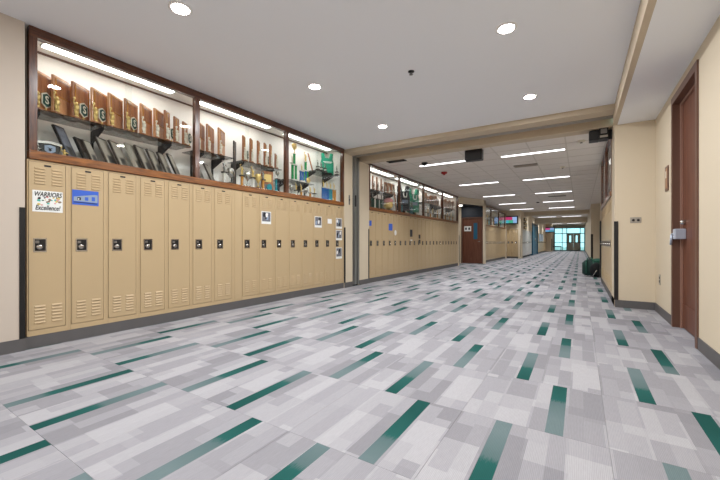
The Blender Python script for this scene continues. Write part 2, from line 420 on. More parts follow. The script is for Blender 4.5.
for k in range(8):
    n = k + 7
    place(p2, k, (XW, 3.307 + .3145 * k, 0), near_special.get(n, 'plain tan locker, %s past the blank filler panel under the trophy case' % ORD[k]), 'near row of tan lockers')
f = thing('filler_panel', 'blank narrow tan filler panel between near lockers', 'panel', (XW, 3.165, 0))
MB().box(-.36, -.004, .001, .141, .107, 1.652).build('panel', 'locker', f)
MB().box(-.004, -.001, .02, .121, .125, 1.634).build('face', 'locker', f)
p3 = locker_proto(.3109)
for k in range(22):
    sp = {0: 'tan locker of the far row with a blue corner sticker', 3: 'tan locker of the far row with blue square sticker and white dot', 7: 'tan locker of the far row with grey photo sticker', 9: 'tan locker of the far row with two brown stickers'}
    place(p3, k, (XW, 6.82 + .3109 * k, 0), sp.get(k, 'plain tan locker, %s from the partition pillar in the far row' % ORD[k]), 'far row of tan lockers')

# ------------------------------------------------------------------ display cases
def display_case(y0, y1, mulls, label, zt, rail, x=XW, side=1, st=.055, npane=2, depth=.42):
    # side=+1: glass faces +X.  local x: 0 at the front, -depth at the back
    root = thing('display_case', label, 'display case', (x, 0, 0), 0)
    def B(n, m, a, b, c, d, e, f_): return MB().box(side * a, side * b, c, d, e, f_).build(n, m, root)
    zs = 1.655
    MB().bbox(min(side * -.06, side * .018), max(side * -.06, side * .018), y0, y1, zs, zs + .078, .006).build('sill', 'oak_sill', root)
    B('top_rail', 'wood_frame', -.05, .012, y0, y1, zt - rail, zt)
    for n, ya in (('stile', y0), ('stile', y1 - st)): B(n, 'wood_frame_v', -.05, .010, ya, ya + st, zs + .078, zt - rail)
    for m in mulls: B('mullion', 'wood_frame_v', -.05, .010, m - .03, m + .03, zs + .078, zt - rail)
    B('back_panel', 'cream_panel', -depth - .015, -depth, y0, y1, zs, zt)
    B('side_panel', 'cream_panel', -depth, -.05, y0, y0 + .02, zs + .06, zt); B('side_panel', 'cream_panel', -depth, -.05, y1 - .02, y1, zs + .06, zt)
    B('deck', 'cream_panel', -depth, -.06, y0, y1, zs, zs + .06)
    B('case_ceiling', 'cream_panel', -depth, -.05, y0 + .02, y1 - .02, zt - .03, zt)
    B('top_valance', 'doorframe', -depth, -depth + .02, y0 + .02, y1 - .02, zt - .045, zt - .03)
    edges = [y0 + st] + [q for m in mulls for q in (m - .03, m + .03)] + [y1 - st]
    for a, b in zip(edges[::2], edges[1::2]):
        mid = (a + b) / 2
        if npane == 2:
            B('glass_pane', 'glass', -.018, -.013, a, mid + .03, zs + .078, zt - rail); B('glass_pane', 'glass', -.030, -.025, mid - .03, b, zs + .078, zt - rail)
        else: B('glass_pane', 'glass', -.018, -.013, a, b, zs + .078, zt - rail)
    return root, list(zip(edges[::2], edges[1::2]))
DECK = 1.715
case1, bays1 = display_case(1.042, 5.825, (2.62, 4.205), 'long dark wood trophy case of three glazed bays above near lockers', 2.812, .085)
case2, bays2 = display_case(6.82, 13.66, (8.44, 10.13, 11.89), 'far four-bay wood trophy case above the far lockers', 2.715, .05)
def case_light(x, y, z, ln, label, group, wd=.11):
    t = thing('case_light', label, 'light', (x, y, z), 0, group)
    MB().box(-wd / 2 - .012, wd / 2 + .012, -ln / 2 - .012, ln / 2 + .012, -.012, 0).build('housing', 'alu', t)
    MB().box(-wd / 2, wd / 2, -ln / 2, ln / 2, -.02, -.012).build('diffuser', 'caselight', t)
for n, (a, b) in zip(('by the cream wall', 'in the middle', 'by the pillar'), bays1):
    case_light(XW - .18, (a + b) / 2 - .04, 2.782, 1.22, 'long white fluorescent light in near trophy case bay ' + n, 'near trophy case lights')
for n, (a, b) in enumerate(bays2):
    case_light(XW - .18, (a + b) / 2, 2.685, 1.3, 'fluorescent light in the %s bay of the far trophy case from partition' % ORD[n], 'far trophy case lights')

# shelves
def shelf(y0, y1, z, posts, label, x0=XW - .40, x1=XW - .07, floorz=DECK):
    t = thing('glass_shelf', label, 'shelf', (0, 0, z))
    MB().box(x0, x1, y0, y1, -.008, 0).build('pane', 'shelf_glass', t)
    for y in posts:
        MB().box(x0 - .018, x0 - .004, y - .012, y + .012, floorz - z, -.008).build('upright', 'charcoal', t)
        MB().prism([(x0 - .004, -.14), (x0 + .26, -.03), (x0 + .26, -.008), (x0 - .004, -.008)], y - .007, y + .007, 'y').build('bracket', 'charcoal', t)
    return t
SZ = 2.13
shelf(1.11, 2.58, SZ, (1.15, 1.66, 2.37), 'glass shelf of wooden plaques in near case bay by cream wall')
shelf(2.66, 3.22, SZ - .02, (2.80, 3.12), 'short glass shelf holding three wooden plaques past the first mullion')
shelf(3.36, 4.16, SZ - .02, (3.45, 4.05), 'glass shelf of narrow plaques in middle bay of near case')
shelf(4.26, 4.98, 1.98, (4.36, 4.90), 'low glass shelf of green column trophies in the last near bay')
shelf(5.02, 5.74, 2.26, (5.10, 5.66), 'high glass shelf under the green jersey')

# trophy makers ------------------------------------------------------
def figure(h=.11):
    # small cast athlete, arms raised
    s = h / .11; m = MB()
    m.lathe([(.014 * s, 0), (.014 * s, .008 * s), (.008 * s, .012 * s)], (0, 0, 0), 8)
    m.cone((-.006 * s, 0, .010 * s), (-.008 * s, .004 * s, .05 * s), .005 * s, .009 * s, 6); m.cone((.012 * s, 0, .012 * s), (.006 * s, 0, .05 * s), .005 * s, .009 * s, 6)
    m.cone((0, 0, .046 * s), (0, 0, .082 * s), .011 * s, .015 * s, 8)
    m.cone((-.012 * s, 0, .078 * s), (-.032 * s, -.004 * s, .095 * s), .006 * s, .004 * s, 6); m.cone((-.032 * s, -.004 * s, .095 * s), (-.030 * s, -.006 * s, .118 * s), .004 * s, .003 * s, 6)
    m.cone((.012 * s, 0, .078 * s), (.034 * s, .004 * s, .070 * s), .006 * s, .004 * s, 6); m.ball((-.028 * s, -.006 * s, .124 * s), .009 * s, 8, 5)
    m.ball((0, 0, .096 * s), .011 * s, 8, 5)
    return m
_fig = {}
def fig_obj(parent, loc, h, mt='gold'):
    key = (round(h, 3), mt)
    if key not in _fig: _fig[key] = figure(h).mesh('figurine', mt)
    return obj('figurine', _fig[key], parent, loc)
HEX = [(-.052, -.045), (0, -.078), (.052, -.045), (.052, .052), (0, .078), (-.052, .052)]
PHI = math.atan2(.811, -.567)
S_MESH = None
def plaque_trophy(x, y, z, label, group, h=.345, w=.22, shield=False, mt='plaque', rz=PHI, fig='gold', panel=True):
    t = thing('plaque_trophy', label, 'trophy', (x, y, z), rz, group)
    MB().bbox(-.015, w + .02, -.034, .027, 0, .022, .004).build('base', 'plaque_b', t)
    MB().bbox(0, w, 0, .026, .022, h, .004).build('board', mt, t)
    if panel:
        pn = MB().box(.028, w - .028, -.004, 0, h * .50, h - .03).build('engraved_panel', 'plaque_b', t)
        fr = MB(); a, b, c, d = .022, w - .022, h * .48, h - .022
        fr.box(a, b, -.007, 0, c, c + .006); fr.box(a, b, -.007, 0, d - .006, d); fr.box(a, a + .006, -.007, 0, c, d); fr.box(b - .006, b, -.007, 0, c, d)
        fr.build('panel_border', 'ambercol', pn)
    fig_obj(t, (.02, -.017, .022), .15, fig)
    if shield:
        s = MB().prism([(.10 + a * .95, .115 + b * .95) for a, b in HEX], -.031, -.023, 'y').build('shield', 'ivory', t)
        MB().prism([(.10 + a * .8, .115 + b * .8) for a, b in HEX], -.034, -.031, 'y').build('shield_face', 'dkgreen', s)
        lettering('S', .10, 'ivory', s, (.10, -.0355, .115), (PI / 2, 0, 0), name='emblem')
        MB().cone((.10, -.022, .022), (.10, -.026, .06), .009, .005, 8).build('stem', 'gold', t)
    return t
XB = XW - .115
B1Y = [(1.105, 1), (1.245, 0), (1.395, 1), (1.555, 1), (1.705, 0), (1.86, 1), (2.02, 0), (2.17, 0), (2.29, 1), (2.405, 0), (2.515, 1)]
for k, (yy, sh) in enumerate(B1Y):
    small = k >= 8
    plaque_trophy(XB, yy, SZ, ('%s upright wooden plaque trophy from the cream wall on near glass shelf' % ORD[k]) + (' with green shield' if sh else ''), 'plaques on the near glass shelf',
        h=(.37, .37, .365, .365, .365, .36, .36, .355, .37, .33, .30)[k], w=.225 if not small else .11, shield=bool(sh), mt=('plaque', 'plaque', 'plaque_b')[k % 3] if not small else 'plaque_b', fig='gold' if k < 6 else 'ivory')
for k, yy in enumerate((2.70, 2.845, 3.02)):
    plaque_trophy(XB, yy, SZ - .02, '%s wooden plaque trophy past the first mullion of near case' % ORD[k], 'three plaques past first mullion', h=.385, w=.235, mt=('plaque', 'plaque_b', 'plaque')[k], fig='ivory')
for k, yy in enumerate((3.42, 3.555, 3.695, 3.83, 3.945)):
    plaque_trophy(XB + .01, yy, SZ - .02, '%s narrow plaque trophy with pale figure in middle near bay, from cream wall end' % ORD[k], 'narrow plaques in middle bay', h=(.38, .37, .37, .37, .375)[k], w=.10, shield=(k in (0, 3)), mt='plaque_b', fig='ivory', panel=True)
plaque_trophy(XB + .01, 4.06, SZ - .02, 'short plaque trophy beside the second mullion of near case', 'narrow plaques in middle bay', h=.25, w=.09, mt='plaque_b', fig='ivory')
tb = MB().bbox(0, .10, 0, .018, 0, .66, .003).build('upright_board', 'walnut'); tb.location = (XB, 3.262, DECK); tb.rotation_euler.z = PHI
tag(tb, 'tall thin dark board standing on edge between the glass shelves', 'board')

def leaning_plaque(x, y, z, w, h, label, group, mt='walnut', face='taupe', lean=.42, rz=PHI):
    t = thing('leaning_plaque', label, 'plaque', (x, y, z), rz, group)
    t.rotation_euler = (0, 0, rz)
    # rotated by hand so the base edge rests on the deck
    c, s = math.cos(lean), math.sin(lean)
    def lb(x0, x1, y0, y1, z0, z1):
        m = MB().box(x0, x1, y0, y1, z0, z1); m.v = [(v[0], v[1] * c + v[2] * s, -v[1] * s + v[2] * c + .02 * s) for v in m.v]; return m
    h *= 1.04
    lb(0, w, 0, .02, 0, h).build('board', mt, t)
    fp = lb(.012, w - .012, -.004, 0, .015, h - .015).build('face_plate', face, t)
    lb(w * .25, w * .75, -.007, -.004, h * .15, h * .4).build('engraving', 'steel', fp)
    return t
lp = [(1.365, .13, .36, 'black', 'photo_grey'), (1.50, .10, .27, 'black', 'walnut'), (1.56, .11, .26, 'walnut', 'taupe'), (1.70, .17, .33, 'walnut', 'taupe'), (1.82, .17, .32, 'walnut', 'taupe'), (1.98, .16, .33, 'taupe', 'taupe'),
      (2.08, .17, .33, 'walnut', 'taupe'), (2.20, .17, .31, 'walnut', 'taupe'), (2.32, .15, .30, 'walnut', 'taupe'), (2.44, .12, .31, 'black', 'taupe')]
for k, (yy, w, h, m_, f_) in enumerate(lp):
    leaning_plaque(XB, yy, DECK, w, h, 'dark award plaque leaning under the near shelf, %s from the shield plaque' % ORD[k], 'leaning plaques on the case deck', m_, f_)
for k, yy in enumerate((2.76, 2.92)):
    leaning_plaque(XB, yy, DECK, .15, .28, 'dark award plaque leaning beneath three wooden plaques, %s past first mullion' % ORD[k], 'leaning plaques beneath three plaques', 'walnut', 'taupe')
# small winged shield award at the near end of the deck
t = thing('shield_award', 'black award with silver shield and arched banner under the near shelf', 'award', (XW - .13, 1.135, DECK), PI / 2)
MB().bbox(0, .17, -.03, .03, 0, .02, .004).build('base', 'black', t)
MB().prism([(.02, .02), (.15, .02), (.165, .12), (.085, .155), (.005, .12)], -.008, .008, 'y').build('backing', 'black', t)
sh = MB().prism([(.085, .035), (.125, .06), (.125, .105), (.085, .115), (.045, .105), (.045, .06)], -.016, -.008, 'y').build('shield', 'greyblue', t)
MB().prism([(.085, .055), (.10, .07), (.09, .075), (.105, .09), (.085, .083), (.065, .09), (.08, .075), (.07, .07)], -.019, -.016, 'y').build('crossed_emblem', 'ink', sh)
MB().prism([(-.005, .115), (.085, .128), (.175, .115), (.172, .137), (.085, .15), (-.002, .137)], -.017, -.008, 'y').build('banner', 'silver', t)
fig_obj(t, (-.002, -.02, .0), .10, 'silver'); fig_obj(t, (.19, -.02, .0), .10, 'gold')

def cup(h, mt):
    m = MB(); s = h
    m.lathe([(.10 * s, 0), (.10 * s, .06 * s), (.04 * s, .1 * s), (.03 * s, .3 * s), (.08 * s, .38 * s), (.2 * s, .6 * s), (.23 * s, .95 * s), (.21 * s, s), (.19 * s, .95 * s), (.1 * s, .55 * s)], (0, 0, 0), 12)
    for q in (-1, 1): m.tube([(q * .2 * s, 0, .88 * s), (q * .33 * s, 0, .85 * s), (q * .33 * s, 0, .62 * s), (q * .16 * s, 0, .5 * s)], .02 * s, 6)
    return m
def column_trophy(x, y, z, label, group, cols=('greencol',), ch=.2, bw=.11, top='figure', tiers=1, wood_='marble', tm='gold', fh=.13, rz=None):
    t = thing('column_trophy', label, 'trophy', (x, y, z), PI / 2 if rz is None else rz, group)
    MB().bbox(-bw / 2, bw / 2, -.035, .035, 0, .03, .004).build('base', wood_, t)
    n = len(cols); zz = .03
    for i, c in enumerate(cols):
        px = 0 if n == 1 else (i / (n - 1) - .5) * (bw - .04)
        MB().lathe([(.020, 0), (.024, .006), (.020, .012), (.020, ch - .012), (.024, ch - .006), (.020, ch)], (px, 0, zz), 10).build('column', c, t)
    zz += ch
    MB().bbox(-bw / 2 + .005, bw / 2 - .005, -.03, .03, zz, zz + .018, .003).build('riser', wood_, t); zz += .018
    if tiers == 2:
        MB().lathe([(.022, 0), (.026, .006), (.022, .012), (.022, ch * .7), (.026, ch * .72)], (0, 0, zz), 10).build('column', cols[0], t); zz += ch * .72
        MB().lathe([(.03, 0), (.03, .012)], (0, 0, zz), 10).build('riser', wood_, t); zz += .012
    if top == 'figure': fig_obj(t, (0, 0, zz), fh, tm)
    else: cup(fh, tm).build('cup', tm, t, (0, 0, zz))
    return t
G3 = 'column trophies in the last near bay'
column_trophy(XB, 4.50, 1.98, 'tall green column trophy with gold cup top beside the second mullion', G3, ('greencol', 'greencol'), .24, .12, 'cup', 2, fh=.17)
column_trophy(XB - .12, 4.58, 1.98, 'green column trophy with pale figure behind the cup-topped trophy', G3, ('greencol',), .30, .09, 'figure', 1, tm='ivory')
column_trophy(XB + .02, 4.67, 1.98, 'blue column trophy with small gold figure on low shelf', G3, ('bluecol', 'bluecol'), .16, .10, 'figure', 1, fh=.09)
column_trophy(XB - .04, 4.84, 1.98, 'two-tier green and blue column trophy with round medallion', G3, ('greencol', 'bluecol', 'greencol'), .20, .13, 'figure', 2, fh=.14)
md = MB().lathe([(.045, 0), (.05, .004), (.05, .016), (.03, .02)], (0, 0, 0), 14, 'x').build('medallion', 'gold'); md.location = (XB + .05, 4.80, 2.03)
tag(md, 'round gold medallion standing before the two-tier trophy', 'medal')
leaning_plaque(XB - .10, 5.12, 2.26, .10, .34, 'tilted wooden plaque beside the green jersey', None, 'plaque_b', 'plaque', .25)
# green jersey on a torso form
j = thing('jersey', 'green sleeveless team jersey displayed on the high glass shelf', 'jersey', (XB - .06, 5.50, 2.26), math.radians(55))
def jersey_mesh(w, h):
    m = MB(); pts = [(-.5, 0), (.5, 0), (.5, .55), (.44, .66), (.42, .82), (.46, .97), (.28, 1.0), (.18, .84), (0, .78), (-.18, .84), (-.28, 1.0), (-.46, .97), (-.42, .82), (-.44, .66), (-.5, .55)]
    # bulging front and back, built as strips across the outline
    rows = []; ys = [0, .15, .3, .45, .55, .66, .75]
    for z in ys:
        hw = .5 if z <= .55 else .5 - (z - .55) * .45
        rows.append([(hw * math.sin(a) * w, -.18 * math.cos(a) * w, z * h) for a in [k * 2 * PI / 20 for k in range(20)]])
    vs = [v for r in rows for v in r]; fs = [(r * 20 + k, r * 20 + (k + 1) % 20, (r + 1) * 20 + (k + 1) % 20, (r + 1) * 20 + k) for r in range(len(ys) - 1) for k in range(20)]
    fs.append(tuple(range(19, -1, -1))); m.add(vs, fs, True)
    for q in (-1, 1):
        P = [(q * .41 * w, .75 * h), (q * .43 * w, .97 * h), (q * .26 * w, 1.0 * h), (q * .16 * w, .75 * h)]
        if q > 0: P = P[::-1]
        m.prism(P, -.09 * w, .09 * w, 'y')
    return m
jm = jersey_mesh(.27, .42); jb = jm.build('fabric', 'jersey', j)
for zz, ww in ((.235, .09), (.215, .07)):
    MB().prism([(-ww, zz), (ww, zz), (ww, zz + .012), (-ww, zz + .012)], -.056, -.040, 'y').build('chest_print', 'white', jb)
MB().cone((0, 0, 0), (0, 0, .02), .10, .10, 14).build('stand', 'charcoal', j)
for k, (yy, c) in enumerate(((5.30, 'bluecol'), (5.41, 'bluecol'), (5.52, 'tealcol'), (5.64, 'ambercol'))):
    column_trophy(XB + .01, yy, DECK, '%s column trophy under the jersey shelf with gold figure' % ('bright blue first', 'bright blue second', 'teal', 'amber')[k], G3, (c, c), .22, .10, 'figure', 1, wood_='marble', fh=.10)
for k, yy in enumerate((4.30, 4.42, 4.55, 4.68, 4.80, 4.92, 5.04)):
    if k % 3 == 1: 
        t = thing('cup_trophy', '%s small silver cup on deck past the second mullion' % ORD[k], 'trophy', (XB, yy, DECK), PI / 2, 'small cups on deck'); MB().bbox(-.035, .035, -.035, .035, 0, .03, .004).build('base', 'walnut', t); cup(.15, 'silver').build('cup', 'silver', t, (0, 0, .03))
    else: column_trophy(XB, yy, DECK, 'small trophy with grey base, %s on deck past the second mullion' % ORD[k], 'small trophies on deck', ('ambercol',) if k % 2 else ('marble',), .07, .07, 'figure', 1, wood_='taupe' if k % 2 else 'walnut', fh=.10)
for k, yy in enumerate((5.09, 5.20, 5.31, 5.69)):
    column_trophy(XB + .04, yy, 2.26, 'little silver-figure trophy, %s on the jersey shelf' % ORD[k], 'little trophies on jersey shelf', ('marble',), .03, .06, 'figure', 1, wood_='walnut', fh=.09, tm='silver')
# middle bay deck
for k, (yy, mt_) in enumerate(((3.10, 'silver'), (3.20, 'silver'), (3.40, 'gold'), (3.50, 'silver'), (3.60, 'gold'), (3.70, 'gold'), (3.80, 'silver'))):
    if k % 2:
        t = thing('cup_trophy', '%s cup trophy on deck of middle near bay' % (ORD[k] + (' silver' if mt_ == 'silver' else ' gold')), 'trophy', (XB, yy, DECK), PI / 2, 'cups in the middle bay')
        MB().bbox(-.04, .04, -.04, .04, 0, .05, .004).build('base', 'walnut', t); cup(.2, mt_).build('cup', mt_, t, (0, 0, .05))
    else: column_trophy(XB, yy, DECK, '%s column trophy on deck of middle near bay with %s figure' % (ORD[k], mt_), 'small trophies in the middle bay', ('ambercol' if k % 4 else 'marble',), .14, .08, 'figure', 1, wood_='walnut', fh=.13, tm=mt_)
fp = thing('framed_plaque', 'brown framed plaque with gold plate standing in middle near bay', 'plaque', (XB - .05, 3.93, DECK), PI / 2 - .3)
MB().bbox(-.10, .10, -.01, .012, 0, .34, .004).build('frame', 'plaque_b', fp); MB().box(-.065, .065, -.014, -.01, .17, .29).build('gold_plate', 'gold', fp); MB().box(-.05, .05, -.014, -.01, .05, .13).build('photo', 'photo_grey', fp)
gs = MB().prism([(.05 * math.cos(a), .07 + .065 * math.sin(a)) for a in [k * 2 * PI / 14 for k in range(14)]], -.01, .01, 'x').build('oval_award', 'tealcol'); gs.location = (XB + .03, 3.90, DECK - .005); gs.location.z = DECK - .0045
tag(gs, 'teal oval glass award before the framed plaque', 'award')
column_trophy(XB - .02, 4.12, DECK, 'blue-grey column trophy with silver cup by second mullion', None, ('tealcol', 'navy'), .2, .09, 'cup', 1, wood_='walnut', fh=.12, tm='silver')

# far case contents
shelf(6.92, 8.38, 2.17, (7.0, 7.6, 8.3), 'glass shelf in the far case bay next to the partition')
shelf(10.2, 11.82, 2.17, (10.3, 11.7), 'glass shelf in the third bay of the far case')
shelf(11.96, 13.58, 2.17, (12.1, 13.4), 'glass shelf in the last bay of the far case')
for k, yy in enumerate((7.0, 7.22, 7.42, 7.64)):
    plaque_trophy(XB, yy, 2.17, '%s thin plaque trophy from the partition pillar in the far case' % ORD[k], 'thin plaques in the far case', h=.34, w=.12, mt='plaque_b', fig='silver')
for k, yy in enumerate((7.80, 8.0, 8.2)):
    plaque_trophy(XB, yy, 2.17, 'broad brown plaque trophy above the gold ball, %s from the partition' % ORD[k], 'broad plaques in far case', h=.28, w=.155, mt='plaque_b', fig='ivory', rz=PI / 2)
for k, yy in enumerate((7.05, 7.2, 7.42, 7.62)):
    column_trophy(XB, yy, DECK, 'dark green column trophy on deck of far case, %s from partition' % ORD[k], 'green columns in far case', ('dkgreen', 'dkgreen'), .22, .11, 'figure', 1, wood_='walnut', fh=.11, tm='silver')
bl = thing('ball_trophy', 'gold ball trophy with dark rosy ribbon top in far case', 'trophy', (XB, 8.0, DECK))
MB().bbox(-.07, .07, -.09, .09, 0, .05, .004).build('base', 'walnut', bl); MB().ball((0, 0, .17), .12, 16, 10).build('ball', 'gold', bl)
MB().ball((0, 0, .27), .14, 14, 8, .8, 1.1, .55).build('rosette', 'splash_rose', bl)
for k, (yy, mt_, hh) in enumerate(((8.62, 'plaque_b', .6), (9.93, 'plaque', .55))):
    leaning_plaque(XB - .05, yy, DECK, .14, hh, ('tall brown plaque left of the green jersey bay', 'tall brown plaque at the end of the green jersey bay')[k], None, mt_, mt_, .12)
for k, (yy, m_, hh) in enumerate(((9.0, 'navy', .80), (9.68, 'jersey', .80))):
    jj = thing('jersey', ('navy jersey on a stand in the second far bay', 'large green jersey with white collar in the second far bay')[k], 'jersey', (XB - .05, yy, DECK), math.radians(65))
    b_ = jersey_mesh(.46, hh - .1).build('fabric', m_, jj, (0, 0, .1)); MB().cone((0, 0, 0), (0, 0, .1), .08, .05, 12).build('stand', 'charcoal', jj)
    MB().prism([(-.07, .42), (-.05, .36), (.05, .36), (.07, .42), (.07, .50), (.045, .50), (.045, .43), (.03, .39), (-.03, .39), (-.045, .43), (-.045, .50), (-.07, .50)], -.092, -.07, 'y').build('collar_print', 'white', b_)
    MB().prism([(-.10, .2), (.10, .2), (.10, .29), (-.10, .29)], -.092, -.07, 'y').build('chest_print', 'greyblue', b_)
for k, yy in enumerate((8.70, 9.24, 9.34, 9.42)):
    column_trophy(XB + .03, yy, DECK, 'dark column trophy standing by the far jerseys, %s from the gold ball' % ORD[k], 'columns by far jerseys', ('navy', 'tealcol'), .2, .1, 'figure', 1, wood_='walnut', fh=.12, tm='silver')
for k in range(7):
    yy = 10.32 + k * .22
    plaque_trophy(XB, yy, 2.17, 'brown plaque trophy, %s on the shelf of third far bay' % ORD[k], 'plaques in third far bay', h=(.3, .34, .25, .3)[k % 4], w=.16, mt='plaque_b', fig='silver', rz=PI / 2)
    column_trophy(XB, yy, DECK, 'small trophy, %s on the deck of third far bay' % ORD[k], 'trophies in third far bay', (('ambercol', 'marble', 'dkgreen')[k % 3],), .12, .09, ('figure', 'cup')[k % 2], 1, wood_=('plaque_b', 'walnut')[k % 2], fh=.14, tm=('gold', 'silver')[k % 2])
for k in range(7):
    yy = 12.05 + k * .22
    plaque_trophy(XB, yy, 2.17, 'brown plaque trophy, %s on the shelf of last far bay' % ORD[k], 'plaques in last far bay', h=(.33, .3, .34, .28)[k % 4], w=.17, mt=('plaque_b', 'plaque')[k % 2], fig='ivory', rz=PI / 2)
    column_trophy(XB, yy, DECK, 'small trophy, %s on the deck of last far bay' % ORD[k], 'trophies in last far bay', (('ambercol', 'marble')[k % 2],), .13, .09, 'figure', 1, wood_=('plaque_b', 'walnut')[k % 2], fh=.14, tm=('silver', 'gold')[k % 2])

# ------------------------------------------------------------------ things on the lockers
XF = XW + .0025
po = thing('poster', 'white hand-lettered poster on the end locker by cream wall', 'poster', (XF, 1.064, 1.198))
MB().box(0, .0015, 0, .212, 0, .19).build('sheet', 'paper', po)
lettering('WARRIORS', .058, 'ink', po, (.0025, .106, .155), shear=.25, sx=.66)
lettering('Excellence!', .060, 'ink', po, (.0025, .104, .036), shear=.3, sx=.64)
_r = random.Random(3)
for k in range(26):
    yy, zz = .03 + _r.random() * .16, .06 + _r.random() * .08; a = .004 + _r.random() * .012
    MB().prism([(yy + a * math.cos(q) * (.6 + .5 * _r.random()), zz + a * .8 * math.sin(q) * (.6 + .5 * _r.random())) for q in [i * 2 * PI / 7 for i in range(7)]], .0015, .0019 + k * .00002, 'x').build('colour_splash', ('splash_teal', 'splash_brown', 'splash_rose', 'splash_yellow', 'ink')[k % 5] , po)
bs = thing('printed_sign', 'blue printed sign with grey picture on second locker', 'sign', (XF, 1.347, 1.285))
MB().box(0, .0015, 0, .214, 0, .142).build('sheet', 'blueprint', bs)
MB().prism([(.012, .035), (.205, .03), (.205, .105), (.18, .108), (.012, .075)], .0015, .002, 'x').build('picture', 'greyblue', bs)
for k, yy in enumerate((.04, .10, .155)): MB().prism([(yy, .045), (yy + .028, .045), (yy + .028, .072 + k * .006), (yy, .072 + k * .006)], .002, .0024, 'x').build('picture_window', 'navy' if k == 0 else 'blueprint', bs)
MB().prism([(.045, .05), (.055, .05), (.055, .06), (.045, .06)], .0024, .0027, 'x').build('picture_light', 'white', bs)
MB().prism([(.012, .02), (.2, .016), (.2, .024), (.012, .028)], .0015, .002, 'x').build('caption_line', 'navy', bs)
def photo(y, z, w, h, label, seed=0):
    t = thing('photo_sticker', label, 'sticker', (XF, y, z)); r = random.Random(seed)
    MB().box(0, .0015, 0, w, 0, h).build('sheet', 'paper', t)
    p = MB().box(.0015, .002, .012, w - .012, h * .2, h - .012).build('print', 'photo_grey', t)
    for k in range(4):
        a, b = .02 + r.random() * (w - .09), h * .22 + r.random() * h * .4
        MB().prism([(a, b), (a + .03, b), (a + .045, b + .05), (a + .02, b + .075), (a - .005, b + .04)], .002, .0024 + k * .0001, 'x').build('figure_print', ('ink', 'greyblue', 'ink', 'white')[k], p)
photo(3.66, 1.205, .19, .19, 'square grey photo sticker on locker past filler panel', 1)
photo(4.905, 1.195, .20, .20, 'grey photo sticker on locker near the white note', 2)
photo(5.555, 1.195, .20, .205, 'top white photo paper on the end locker by pillar', 3)
photo(5.555, .965, .20, .20, 'middle white photo paper on the end locker by pillar', 4)
photo(5.555, .60, .20, .22, 'bottom white photo paper under the end locker handle', 5)
nt_ = MB().box(0, .0015, 0, .13, 0, .09).build('paper_note', 'white', None, (XF, 5.285, 1.28)); tag(nt_, 'blank white paper note on next-to-last near locker', 'note')
def chip(y, z, w, h, m_, label, round_=False):
    mb = MB().prism([(w / 2 + w / 2 * math.cos(a), h / 2 + h / 2 * math.sin(a)) for a in [k * 2 * PI / 14 for k in range(14)]], 0, .0015, 'x') if round_ else MB().box(0, .0015, 0, w, 0, h)
    tag(mb.build('sticker', m_, None, (XF, y, z)), label, 'sticker')
chip(6.835, 1.30, .10, .12, 'blueprint', 'small blue sticker on far locker beside the pillar')
chip(7.79, 1.22, .2, .17, 'blueprint', 'square blue sticker on the fourth far locker')
chip(8.1, 1.10, .13, .14, 'white', 'round white sticker beside the blue square', True)
chip(9.08, 1.08, .17, .20, 'navy', 'dark square photo sticker on far lockers')
chip(9.10, .96, .14, .04, 'white', 'white strip sticker beneath the dark photo sticker')
chip(9.70, 1.03, .14, .12, 'charcoal', 'upper brown sticker of a pair on far locker')
chip(9.70, .88, .14, .12, 'charcoal', 'lower brown sticker of a pair on far locker')

# ------------------------------------------------------------------ corner guards, partition, small wall items
def guard(x, y, dx, dy, label, z0=.105, z1=1.225):
    t = MB(); a = .036
    t.box(x, x + dx * .006, y, y + dy * a, z0, z1); t.box(x, x - dx * a * .2, y - dy * .004, y, z0, z1)
    tag(t.build('corner_guard', 'black'), label, 'corner guard')
guard(-4.03, 1.012, 1, -1, 'black corner guard between cream wall and first locker')
guard(-4.04, 5.832, 1, 1, 'black corner guard on pillar past the last near locker')
guard(-4.04, 6.815, 1, -1, 'black corner guard on pillar before the far lockers')
t = MB(); t.box(XC, XC + .042, YR - .006, YR, .105, 1.225); t.box(XC - .006, XC, YR - .006, YR + .05, .105, 1.225)
tag(t.build('corner_guard', 'charcoal'), 'dark corner guard at the free edge of the return wall', 'corner guard')
pt = thing('folding_partition', 'grey metal folding partition stacked in its wall pocket', 'partition', (-4.10, 6.132, 0))
for k, (a, b, d) in enumerate(((0, .075, .045), (.075, .155, .062), (.155, .2, .05), (.2, .262, .065))):
    MB().box(-.35, d, a + .003, b - .001, .03, 2.74).build('panel', ('charcoal', 'alu', 'steel', 'alu')[k] if k else 'steel', pt)
MB().box(-.3, .03, .01, .25, 0, .03).build('floor_sweep', 'black', pt)
MB().bbox(.062, .085, .09, .115, 1.68, 1.92, .004).build('pull_handle', 'black', pt)
t = thing('key_switch', 'small vertical metal key switch on pillar beside partition', 'switch', (-4.04, 5.985, 1.70)); MB().bbox(0, .006, 0, .05, 0, .2, .002).build('plate', 'steel', t); MB().lathe([(.012, 0), (.012, .012)], (.006, .025, .1), 10, 'x').build('keyhole', 'black', t)
t = thing('switch_plate', 'metal switch plate with two key switches on the return wall', 'switch', (.595, YR - .005, 1.195)); MB().bbox(0, .125, -.001, .005, 0, .08, .002).build('plate', 'plate', t)
for q in (.035, .09): MB().lathe([(.016, -.001), (.016, -.008), (.009, -.012)], (q, 0, .04), 12, 'y').build('key_switch', 'charcoal', t)
t = thing('room_sign', 'brown framed room sign on wall beside the brown door', 'sign', (XR - .012, 5.32, 1.53)); MB().bbox(0, .012, 0, .16, 0, .29, .003).build('frame', 'doorframe', t); MB().box(-.002, 0, .025, .135, .03, .26).build('panel', 'plaque_b', t); MB().box(-.004, -.002, .06, .10, .15, .23).build('pictogram', 'ivory', t)
